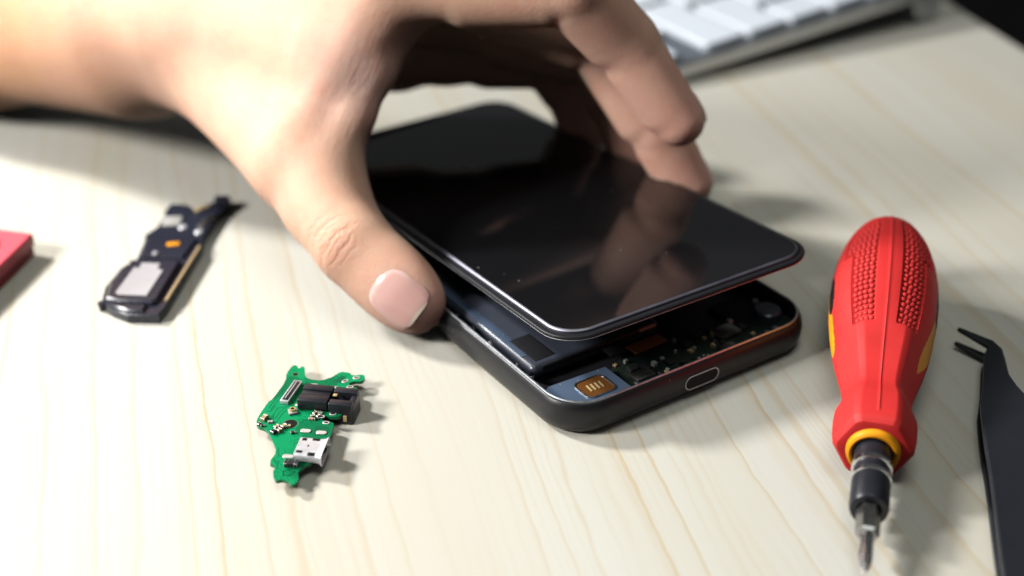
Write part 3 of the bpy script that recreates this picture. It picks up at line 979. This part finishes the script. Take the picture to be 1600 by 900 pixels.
# ribbon-cable connector
fm = nrm((2.04, 7.78, 0)); rz = math.atan2(fm[1], fm[0])
bm = bmesh.new(); bm_box(bm, -2.8, 6.6, ZB + .45, 8.1, 1.9, .9, rz=rz, bev=.12)
fpc = bm_obj('ribbon_connector', bm, M['silver'], pcb)
bm = bmesh.new(); bm_box(bm, -2.8, 6.6, ZB + .80, 7.2, 1.25, .5, rz=rz, bev=.1); bm_obj('connector_core', bm, M['chip'], fpc)
bm = bmesh.new(); bm_box(bm, -2.8, 6.6, ZB + 1.06, 6.4, .28, .22, rz=rz, bev=.05); bm_obj('contact_row', bm, M['cgrey'], fpc)
# headphone socket: two cheeks, lower middle, mouth end that hangs below the board
jx = nrm((.986, -.166, 0)); jm = frame((0, 0, 0), jx)
jk = empty('headphone_socket', None, None); jk.parent = pcb
jk.matrix_local = Matrix.Translation((5.65 * S, 2.95 * S, -.6 * S)) @ jm
for nm, boxes in (('socket_body', ((-2.6, 2.2, 4.65, 6.6, 1.95, 2.5), (-2.6, -2.0, 4.65, 6.6, 2.5, 2.5), (-2.7, .2, 4.4, 6.3, 2.2, 2.1))),
                  ('socket_mouth', ((3.5, 2.3, 3.2, 5.2, 2.0, 5.0), (3.5, -2.3, 3.2, 5.2, 2.0, 5.0), (3.7, 0, 2.2, 4.8, 2.8, 3.6), (5.6, 0, 2.7, 1.3, 5.6, 5.0)))):
    bm = bmesh.new()
    for cx, cy, cz, sx, sy, sz_ in boxes: bm_box(bm, cx, cy, cz, sx, sy, sz_, bev=.25)
    bm_obj(nm, bm, M['black'], jk)
bm = bmesh.new(); bm_box(bm, 4.6, -3.5, 2.4, .8, .5, 1.4, bev=.1); bm_box(bm, 1.6, .2, 5.6, .9, .9, .2, bev=.05); bm_obj('spring_contact', bm, M['gold'], jk)
# charging socket: folded metal tube with a flared mouth
um = empty('charging_socket', None, None); um.parent = pcb
um.matrix_local = Matrix.Translation((4.3 * S, -14.7 * S, -.75 * S)) @ frame((0, 0, 0), (.985, -.14, 0))
bm = bmesh.new()
def usec(x, w, h, z0):
    return [(x, y, z0 + z) for y, z in rrect(-w / 2, 0, w / 2, h, .7, 5)]
loft(bm, [usec(-2.9, 6.3, 2.1, 3.3), usec(1.4, 6.3, 2.1, 3.3), usec(2.3, 6.5, 2.2, 3.25), usec(3.0, 7.3, 2.9, 2.9), usec(3.05, 7.2, 2.8, 2.95), usec(2.3, 6.0, 1.8, 3.45), usec(-1.5, 6.0, 1.8, 3.45)])
bm_obj('socket_shell', bm, M['silver'], um, angle=40)
for x, y, sx, sy in ((-1.9, 2.1, 1.0, .9), (-1.9, -2.0, 1.3, .8), (.5, 2.3, 1.6, .8), (.7, -2.5, 1.5, 1.0), (-.6, .1, .35, .6)):
    bm = bmesh.new(); bm_box(bm, x, y, 5.36, sx, sy, .12, bev=.04); bm_obj('cutout_shade', bm, M['hole'], um)  # thin black boxes on the shell, painted shade for its windows
bm = bmesh.new(); bm_box(bm, .6, 0, 4.3, 3.6, 4.2, .5, bev=.08); bm_obj('tongue', bm, M['chip'], um)
# small parts
bm = bmesh.new(); x, y = PC['coax']; bm_box(bm, x, y, ZB + .3, 1.9, 1.9, .5, rz=.3, bev=.1, mi=0)
bm_cyl(bm, (x, y, ZB + .5), (x, y, ZB + 1.1), .65, n=24, mi=1); bm_cyl(bm, (x, y, ZB + 1.1), (x, y, ZB + 1.13), .4, n=24, mi=2)
bm_obj('antenna_socket', bm, [M['cgrey'], M['gold'], M['hole']], board)


def chipcap(x, y, sx, sy, h, rz, body='ceramic', par=board, nm='capacitor'):
    bm = bmesh.new(); bm_box(bm, x, y, ZB + h / 2, sx, sy, h, rz=rz, bev=.07, mi=0, seg=1)
    for sg in (-1, 1):
        bm_box(bm, x + sg * sx * .40 * math.cos(rz), y + sg * sx * .40 * math.sin(rz), ZB + h / 2 + .01, sx * .28, sy * 1.06, h * 1.06, rz=rz, bev=.06, mi=1, seg=1)
    return bm_obj(nm, bm, [M[body], M['solder']], par)


chipcap(*PC['c1'], 1.7, 1.0, .8, 1.2); chipcap(-5.7, -4.0, 1.0, .6, .5, .2, 'cgrey'); chipcap(-0.4, -7.7, 1.1, .6, .5, .3, 'chip')
chipcap(-8.0, -4.7, .8, .6, .5, 1.2, 'chip'); chipcap(-7.1, -5.3, .8, .5, .5, .2, 'chip')
for k in range(7):
    chipcap(-3.4 + rr.uniform(-1.5, 1.5), -6.5 + rr.uniform(-1.2, 1.4), rr.uniform(.9, 1.5), rr.uniform(.6, .9), rr.uniform(.5, .9), rr.choice((.3, .9, -.6)), rr.choice(('ceramic', 'ceramic', 'chip')))
for k in range(8):
    chipcap(3.5 + (k % 2) * 1.15 - (k // 2) * .28, .3 - (k // 2) * 1.05, .95, .55, .45, -.1 + (k % 3) * .5, rr.choice(('chip', 'cgrey', 'ceramic')))
chipcap(*PC['chip'], 2.6, 1.5, 1.0, -.12, 'chip', nm='diode')

# ------------------------------------------------------------------ loudspeaker module
SPK_OUT = [(-9.85, -29.24), (-10.77, -22.21), (-9.13, -11.58), (-7.46, -11.16), (-7.9, -8.19), (-6.15, -7.33), (-6.42, 3.23), (-7.1, 6.7), (-4.92, 10.78), (-4.35, 18.03), (-4.81, 21.16), (-4.22, 25.63), (0.84, 25.13), (3.69, 22.14), (7.99, 26.64), (7.96, 29.18), (12.74, 29.18), (12.73, 24.13), (10.68, 18.22), (9.48, 5.05), (10.14, -0.53), (7.28, -31.9), (6.29, -36.16), (-1.71, -35.87), (-6.31, -33.03)]
SPK_PLATE = [(-6.48, -27.33), (-4.83, -14.49), (-3.51, -14.9), (-3.38, -11.98), (1.65, -12.4), (1.39, -14.9), (3.1, -16.14), (1.82, -29.03), (-5.4, -28.49)]
spk = empty('loudspeaker_module', None, frame((-90, 310, 0), (1, 0, 0)))
spk.matrix_world = spk.matrix_world @ Matrix.Scale(.95, 4)
props(spk, 'blue-black loudspeaker module with a pale metal plate, lying left of the hand', 'speaker')
bm = bmesh.new(); bm_prism(bm, SPK_OUT, .15, 2.6, .3); body = bm_obj('housing', bm, M['speaker'], spk, angle=25)
bm = bmesh.new(); bm_prism(bm, [(-8.6, -29.5), (-9.4, -22.3), (-8.0, -12.4), (-5.2, -11.6), (-4.9, -9.4), (6.6, -10.2), (4.9, -30.6), (3.6, -31.6), (-5.2, -30.9)], 2.6, 3.9, .6)
bm_obj('chamber', bm, M['speaker'], spk, angle=25)
bm = bmesh.new(); bm_prism(bm, [(-5.6, 3), (-5.2, -7), (6.4, -7.8), (8.2, 2.8), (3.2, 6.5), (-3, 7.5)], 2.6, 3.3, .35); bm_obj('cover', bm, M['speaker'], spk, angle=25)
bm = bmesh.new(); bm_prism(bm, SPK_PLATE, 3.9, 4.12, .06); bm_obj('speaker_plate', bm, M['mesh'], spk, smooth=False)
bm = bmesh.new(); bm_box(bm, 8.25, -15.5, 2.95, .8, 29, .9, rz=-.098, bev=.2); bm_obj('side_strip', bm, M['ceramic'], spk)
bm = bmesh.new(); bm_prism(bm, [(-8.9, -30.2), (-6.0, -32.8), (-1.6, -35.2), (2.4, -35.4), (2.6, -32.2), (-5.0, -31.6)], 2.6, 3.5, .5); bm_obj('front_lip', bm, M['speaker'], spk, angle=25)
bm = bmesh.new(); bm_cyl(bm, (-9.7, -29.6, .2), (-9.9, -29.8, 2.4), .9, n=14); bm_obj('locating_pin', bm, M['speaker'], spk)
for (x, y), r, m, z in (((2.53, 10.86), 1.25, 'silver', 2.6), ((7.52, 8.06), 1.25, 'silver', 2.6), ((-1.43, -5.65), .85, 'mesh', 3.3)):
    bm = bmesh.new(); bm_cyl(bm, (x, y, z), (x, y, z + .35), r, r * .8, n=24); bm_obj('rivet', bm, M[m], spk)
bm = bmesh.new(); bm_box(bm, 2.3, -.3, 3.36, 3.4, 2.0, .2, rz=.2, bev=.06); bm_obj('contact_pad', bm, M['amber'], spk)
bm = bmesh.new(); bm_box(bm, -1.2, 14.2, 2.8, 5.2, 5.6, .5, rz=.05, bev=.2); bm_obj('clear_film', bm, M['cgrey'], spk)
bm = bmesh.new(); bm_box(bm, 5.6, 22.4, 2.75, 4.6, 1.6, .4, rz=.75, bev=.15); bm_obj('antenna_spring', bm, M['gold'], spk)
bm = bmesh.new(); bm_box(bm, 8.4, 14.4, 2.75, 2.0, 7.6, .4, rz=-.3, bev=.15); bm_obj('antenna_foil', bm, M['steel'], spk)
bm = bmesh.new(); bm_prism(bm, [(8.2, 27), (8.2, 29), (12.5, 29), (12.5, 24.4), (9.6, 22.6)], 2.6, 3.6, .3); bm_obj('end_block', bm, M['speaker'], spk, angle=25)

# ------------------------------------------------------------------ pink plastic case cut off by the left edge
pk = empty('plastic_case', None, frame((-128, 300, 0), (1, 0, 0)))
props(pk, 'pink plastic case made of two layers, cut off by the left edge of the picture', 'case')
pts = soften(soften([(4.6, 9.6), (3.6, 10.6), (-29.0, 18.6), (-30.2, 17.8), (-32.0, -26.0), (-31.2, -27), (-4.5, -33.4), (-3.4, -32.4)]))
bm = bmesh.new(); bm_prism(bm, [(x, y) for x, y in pts], 3.2, 6.2, .5); bm_obj('lid', bm, M['pink'], pk, angle=30)
bm = bmesh.new(); bm_prism(bm, inset(pts, .5), .15, 3.05, .3); bm_obj('tray', bm, M['pinkdark'], pk, angle=30)
bm = bmesh.new(); loft(bm, [[(-10 + r * math.cos(k * math.pi / 20), 2 + r * math.sin(k * math.pi / 20), z) for k in range(40)] for r, z in ((8, 6.2), (7.7, 6.6), (6.7, 6.6), (6.3, 6.2))], cap0=False, cap1=False)
bm_obj('raised_ring', bm, M['pink'], pk)
# ------------------------------------------------------------------ screwdriver (local x from butt to tip)
dx = nrm((71.0 - 94.6, 214.5 - 303.5, 0)); 
SLP = -.086
dr = empty('screwdriver', None, frame(tuple(np.array((95.2, 305.5, 0)) - 5.5 * dx), dx))
props(dr, 'red and amber screwdriver with dotted rubber grip lying beside the black tweezers', 'screwdriver')
RS = np.array([(0, .05), (.35, 2.2), (1, 3.6), (2.2, 5.2), (4, 6.7), (7, 8.1), (11, 9.3), (16, 10.4), (23, 11.4), (30, 11.9), (38, 12.0), (46, 11.7), (54, 10.9), (63, 9.5), (71, 8.0),
               (77, 6.95), (80.5, 6.55), (82.5, 6.55), (84.5, 7.0), (87, 7.6), (90, 7.75), (94, 7.7), (97.2, 7.4), (98.6, 6.6), (99.0, 5.6)])


def R_(s):
    return np.interp(s, RS[:, 0], RS[:, 1])


def smooth_R(s):
    return (R_(s - .9) + 2 * R_(s) + R_(s + .9)) / 4 if 4 < s < 96 else R_(s)


def zc(s):
    return 12.15 + SLP * (s - 53)


def mx(s):
    return 18.5 + s * (80.5 / 99.0) if s < 99 else s


def in_pad(s, a):
    """a = angle from straight up in degrees, either side"""
    b = abs(a)
    if not 7 < s < 62: return 0
    wide = 13 + max(0, (14 - s)) * .8, (56 if s < 31 else 43) - max(0, 12 - s) * 1.5
    lo, hi = wide
    d = min(b - lo, hi - b)
    e = min(s - 7, 62 - s)
    return max(0, min(1, d / 2.5)) * max(0, min(1, e / 1.2))


def in_inlay(s, a):
    if a < 0:                                                # the side facing away from the lamp: slanted flash lower down
        c = 78 - (s - 56) * .55
        return abs(s - 56) < 15 and abs(-a - c) < 11 * (1 - ((s - 56) / 15) ** 4)
    c = 92 - (s - 46) * .3
    return a > 66 and abs(s - 46) < 19 and abs(a - c) < 14 * math.sqrt(max(0, 1 - ((s - 46) / 19) ** 2))


def in_hole(s, a):
    return ((s - 41) / 8) ** 2 + ((abs(a) - 78) / 9) ** 2 < 1


NT_, dS = 260, .4
ss = sorted(set([0, .35, 1, 2.2] + list(np.arange(3, 97, dS)) + [97.2, 98, 98.6, 99.0]))
P3 = np.zeros((len(ss), NT_, 3)); ANG = np.zeros(NT_)
for j in range(NT_):
    ANG[j] = ((j * 360 / NT_ + 180) % 360) - 180
for i, s in enumerate(ss):
    R0 = smooth_R(s)
    fw = np.clip((s - 52) / 16, 0, 1) * .92
    zz = zc(mx(s))
    for j in range(NT_):
        a = ANG[j]; th = math.radians(a)
        hexa = 1.0 / math.cos(((th + math.pi / 6) % (math.pi / 3)) - math.pi / 6)
        r = R0 * ((1 - fw) + fw * min(hexa, 1.10) * .98)
        r -= .75 * in_pad(s, a)
        r += .22 * math.exp(-(a / 1.6) ** 2) * (1 if 3 < s < 95 else 0)          # mould seam
        P3[i, j] = (mx(s), -r * math.sin(th), zz + r * math.cos(th))
F_red, F_in, F_ho = [], [], []
for i in range(len(ss) - 1):
    for j in range(NT_):
        sm = (ss[i] + ss[i + 1]) / 2; a = ANG[j] + 1
        f = (i * NT_ + j, i * NT_ + (j + 1) % NT_, (i + 1) * NT_ + (j + 1) % NT_, (i + 1) * NT_ + j)
        (F_ho if in_hole(sm, a) else F_in if in_inlay(sm, a) else F_red).append(f)
allv = P3.reshape(-1, 3)
F_red.append(tuple(range((len(ss) - 1) * NT_, len(ss) * NT_))); F_red.append(tuple(range(NT_ - 1, -1, -1)))


def sub_mesh(name, faces, mat, parent, side=0):
    if side: faces = [f for f in faces if np.mean([allv[k][1] for k in f]) * side > 0]
    used = sorted({k for f in faces for k in f}); mp = {k: i for i, k in enumerate(used)}
    o = mesh_obj(name, allv[used], [tuple(mp[k] for k in f) for f in faces], mat, parent, angle=32)
    bm = bmesh.new(); bm.from_mesh(o.data); bmesh.ops.recalc_face_normals(bm, faces=bm.faces)
    c = sum((f.normal.z * (f.calc_center_median().z - .011) + f.normal.y * f.calc_center_median().y) * f.calc_area() for f in bm.faces)
    if c < 0: bmesh.ops.reverse_faces(bm, faces=bm.faces)
    bm.to_mesh(o.data); bm.free()
    return o


hd = sub_mesh('handle', F_red, M['rubber'], dr)
for sd in (-1, 1):
    sub_mesh('inlay', F_in, M['amber'], hd, sd)
    sub_mesh('hanging_hole_shade', F_ho, M['hole'], hd, sd)  # handle faces coloured black for the shade in a hole, nothing is cut
    bm = bmesh.new()
    for s in np.arange(8.4, 61.2, 1.99):
        lo, hi = (15.5 + max(0, 14 - s) * .8, (53.5 if s < 30.2 else 40.5) - max(0, 12 - s) * 1.5)
        n = 6 if s < 30.2 else 4
        for q in range(n):
            a = lo + (hi - lo) * (q + .5) / n
            a += 1.2 * ((int(s / 1.99) % 2) - .5)
            th = math.radians(a * -sd)
            r = smooth_R(s) - .75
            pos = Vector((mx(s), -r * math.sin(th), zc(mx(s)) + r * math.cos(th)))
            bmesh.ops.create_icosphere(bm, subdivisions=2, radius=.74, matrix=Matrix.Translation(pos))
    bm_obj('grip_dots', bm, M['rubber'], hd, angle=None)


def turned(name, rows, mat, parent, n=48, angle=35):
    """lathe along the driver's axis: rows of (s, radius)"""
    bm = bmesh.new()
    rings = [[(s, r * math.cos(2 * math.pi * k / n), zc(s) + r * math.sin(2 * math.pi * k / n)) for k in range(n)] for s, r in rows]
    loft(bm, rings)
    return bm_obj(name, bm, mat, parent, angle=angle)


turned('collar_ring', [(97.5, 5.3), (99.4, 5.3), (100.2, 5.05), (100.5, 4.6), (100.3, 4.1), (99.2, 3.9)], M['amber'], dr)
sh = turned('socket', [(98, 3.65), (105.0, 3.65), (105.05, 3.55), (107.9, 3.55), (107.95, 3.7), (115.2, 3.75), (116.0, 3.5), (116.1, 2.4), (114, 2.3)], M['black'], dr)
for s in (104.3, 107.6):
    turned('band', [(s - .1, 3.6), (s, 3.92), (s + .75, 3.92), (s + .9, 3.6)], M['chrome'], sh)
bm = bmesh.new()
rings = []
for s, r in ((113, 1.95), (122.3, 1.95), (122.9, 1.6)):
    rings.append([(s, r / math.cos(math.pi / 6) * math.cos(math.pi / 3 * k), zc(s) + r / math.cos(math.pi / 6) * math.sin(math.pi / 3 * k)) for k in range(6)])
loft(bm, rings); bit = bm_obj('bit', bm, M['steel'], dr, angle=20)
bm = bmesh.new()
rings = []
for s, r, fl in ((122.6, 1.25, 0), (126.5, 1.25, .1), (128.5, 1.2, .45), (130.6, .9, .5), (131.8, .35, .4)):
    rings.append([(s, r * (1 - fl * abs(math.sin(2 * th)) ** .8) * math.cos(th), zc(s) + r * (1 - fl * abs(math.sin(2 * th)) ** .8) * math.sin(th)) for th in [2 * math.pi * k / 32 for k in range(32)]])
loft(bm, rings); bm_obj('bit_tip', bm, M['chrome'], bit, angle=30)

# ------------------------------------------------------------------ tweezers: two blued arms with angled points
tw = empty('tweezers', None, frame((100, 230, 0), (1, 0, 0)))
props(tw, 'black bent-tip tweezers lying at the right edge beside the red screwdriver', 'tweezers')
LFT = [(108.2, 259.3), (105.5, 254.6), (102.0, 243.5), (98.9, 235.2), (96.0, 223), (93.6, 210.5), (90.5, 197), (87.8, 184.4), (85, 168), (84.0, 148), (85.5, 136)]
RGT = [(110.6, 259.0), (109.6, 252.2), (108.6, 246.8), (109.0, 241.8), (110.2, 236.8), (109.8, 231.5), (106.8, 217.5), (103.4, 202), (100.2, 188), (95, 168), (91.2, 148), (88.5, 136)]


def arm_mesh(name, zt, tip):
    bm = bmesh.new()
    ys = np.concatenate([np.linspace(259, 236, 12), np.linspace(233, 136, 16)])
    L = np.array(LFT); Rr = np.array(RGT)
    rings = []
    tx, ty, tz = tip
    # the bent point first: from the tip to the bend
    bx, by = 109.2, 258.2
    d = nrm((bx - tx, by - ty, 0)); pr = np.array([-d[1], d[0], 0])
    for t, w in ((0, .35), (.04, .6), (.5, 1.0), (.86, 1.35)):
        c = np.array([tx, ty, 0]) + (np.array([bx, by, 0]) - (tx, ty, 0)) * t
        z = tz + (zt(258) - tz) * t; h = .35 + .3 * t
        l = c - pr * w; r = c + pr * w
        rings.append([(l[0], l[1], z - h), (r[0], r[1], z - h), (r[0], r[1], z + h * .6), (r[0] - pr[0] * .3, r[1] - pr[1] * .3, z + h), (l[0] + pr[0] * .3, l[1] + pr[1] * .3, z + h), (l[0], l[1], z + h * .6)])
    for y in ys[1:]:
        xl = np.interp(-y, -L[:, 1], L[:, 0]); xr = np.interp(-y, -Rr[:, 1], Rr[:, 0]); z = zt(y); h = .62
        rings.append([(xl, y, z - h), (xr, y, z - h), (xr, y, z + h * .5), (xr - .35, y, z + h), (xl + .35, y, z + h), (xl, y, z + h * .5)])
    rings = [[(x - 100, y - 230, z) for x, y, z in r] for r in rings]
    loft(bm, rings)
    return bm_obj(name, bm, M['tweezer'], tw, angle=25)


arm_mesh('arm', lambda y: 2.1 + 2.6 * np.clip((y - 140) / 60, 0, 1), (102.6, 265.0, 5.3))
arm_mesh('arm', lambda y: .75, (102.4, 264.8, 1.6))

# ------------------------------------------------------------------ keyboard in the background (local x front to rear, y along its length)
kd = nrm((105, 64, 0))
KA = .075                                                   # tilt towards the user
kz = np.array([-kd[0] * math.sin(KA), -kd[1] * math.sin(KA), math.cos(KA)])
kb = empty('keyboard', None, frame((48.5, 422.5, 1.2), kd, kz))
props(kb, 'slim silver keyboard with white keys behind the hand, blurred', 'keyboard')
bm = bmesh.new(); bm_prism(bm, rrect(0, 0, 131, 285, 7, 6), 0.2, 4.2, .5); bm_obj('base', bm, M['alu'], kb, angle=40)
bm = bmesh.new(); bm_prism(bm, rrect(3.2, 3.2, 121, 281, 3, 4), 4.2, 4.35); bm_obj('key_gap_sheet', bm, M['gapshade'], kb, smooth=False)  # second sheet is dark: painted shade between the keys, laid over the aluminium
bm = bmesh.new(); 
zt = -2.6
loft(bm, [[(124.5 + r * math.cos(2 * math.pi * k / 36), y, zt + r * math.sin(2 * math.pi * k / 36)) for k in range(36)] for y, r in ((.4, 5.5), (.2, 6.3), (.9, 6.9), (284, 6.9), (284.8, 6.2))])
bm_obj('battery_tube', bm, M['alu'], kb, angle=40)
rows = [(5.0, [15.8, 15.8, 15.8, 18, 24, 95, 24, 15.8, 15.8, 15.8]), (24.0, [41] + [15.8] * 10 + [41]), (43.0, [32] + [15.8] * 11 + [29]), (62.0, [15.8] * 13 + [24]), (81.0, [26] + [15.8] * 13), (100.0, [15.8] * 14)]
for ri, (x0, ws) in enumerate(rows):
    y = 5.0
    for ci, w in enumerate(ws):
        if y + w > 281: break
        dpt = 9.5 if ri == 5 else 15.8
        bm = bmesh.new()
        if ri == 0 and ci < 3:
            parts = [(x0, 7.4)] if ci != 1 else [(x0, 7.4), (x0 + 8.3, 7.4)]
        else:
            parts = [(x0, dpt)]
        for px_, dp in parts:
            b2 = bmesh.new(); o2 = rrect(px_, y, px_ + dp, y + w, 1.6, 4); bm_prism(b2, o2, 4.36, 6.6, .4); bm_obj('key', b2, M['key'], kb, angle=35)
        bm.free()
        y += w + 3.2
# ------------------------------------------------------------------ camera and lamps
cam = bpy.data.cameras.new('camera'); co = bpy.data.objects.new('camera', cam); COL.objects.link(co); SC.camera = co
co.location = (0, 0, CAM_H * S); co.rotation_euler = (math.pi / 2 - CAM_P, 0, 0)
cam.sensor_width = 36; cam.lens = CAM_F * 36 / 1600; cam.clip_start = .01; cam.clip_end = 50
cam.dof.use_dof = True; cam.dof.focus_distance = .286; cam.dof.aperture_fstop = 7.2; cam.dof.aperture_blades = 0


def lamp(name, pos, target, power, size, col):
    l = bpy.data.lights.new(name, 'AREA'); l.shape = 'DISK'; l.size = size * S; l.energy = power; l.color = col
    o = bpy.data.objects.new(name, l); COL.objects.link(o)
    p = Vector(pos) * S; o.location = p
    o.rotation_euler = (Vector(target) * S - p).to_track_quat('-Z', 'Y').to_euler()
    return o


lamp('desk_lamp', (-705, 600, 565), (0, 280, 10), 12.2, 130, (1.0, .985, .96))
lamp('side_lamp', (-560, 70, 370), (20, 290, 20), 5.8, 160, (1.0, .98, .96))
lamp('fill_light', (60, 120, 950), (0, 280, 0), 2.2, 520, (.95, 1.0, .96))  # unseen soft fill, added overhead to lift the shadows
w = bpy.data.worlds.new('World'); SC.world = w; w.use_nodes = True
bg = w.node_tree.nodes['Background']; bg.inputs[0].default_value = (.95, .97, 1.0, 1); bg.inputs[1].default_value = .07
SC.view_settings.view_transform = 'Standard'; SC.view_settings.look = 'None'; SC.view_settings.exposure = 0; SC.view_settings.gamma = 1
SC.cycles.use_denoising = True
SC.cycles.max_bounces = 8
SC.cycles.diffuse_bounces = 0
SC.cycles.sample_clamp_indirect = 4
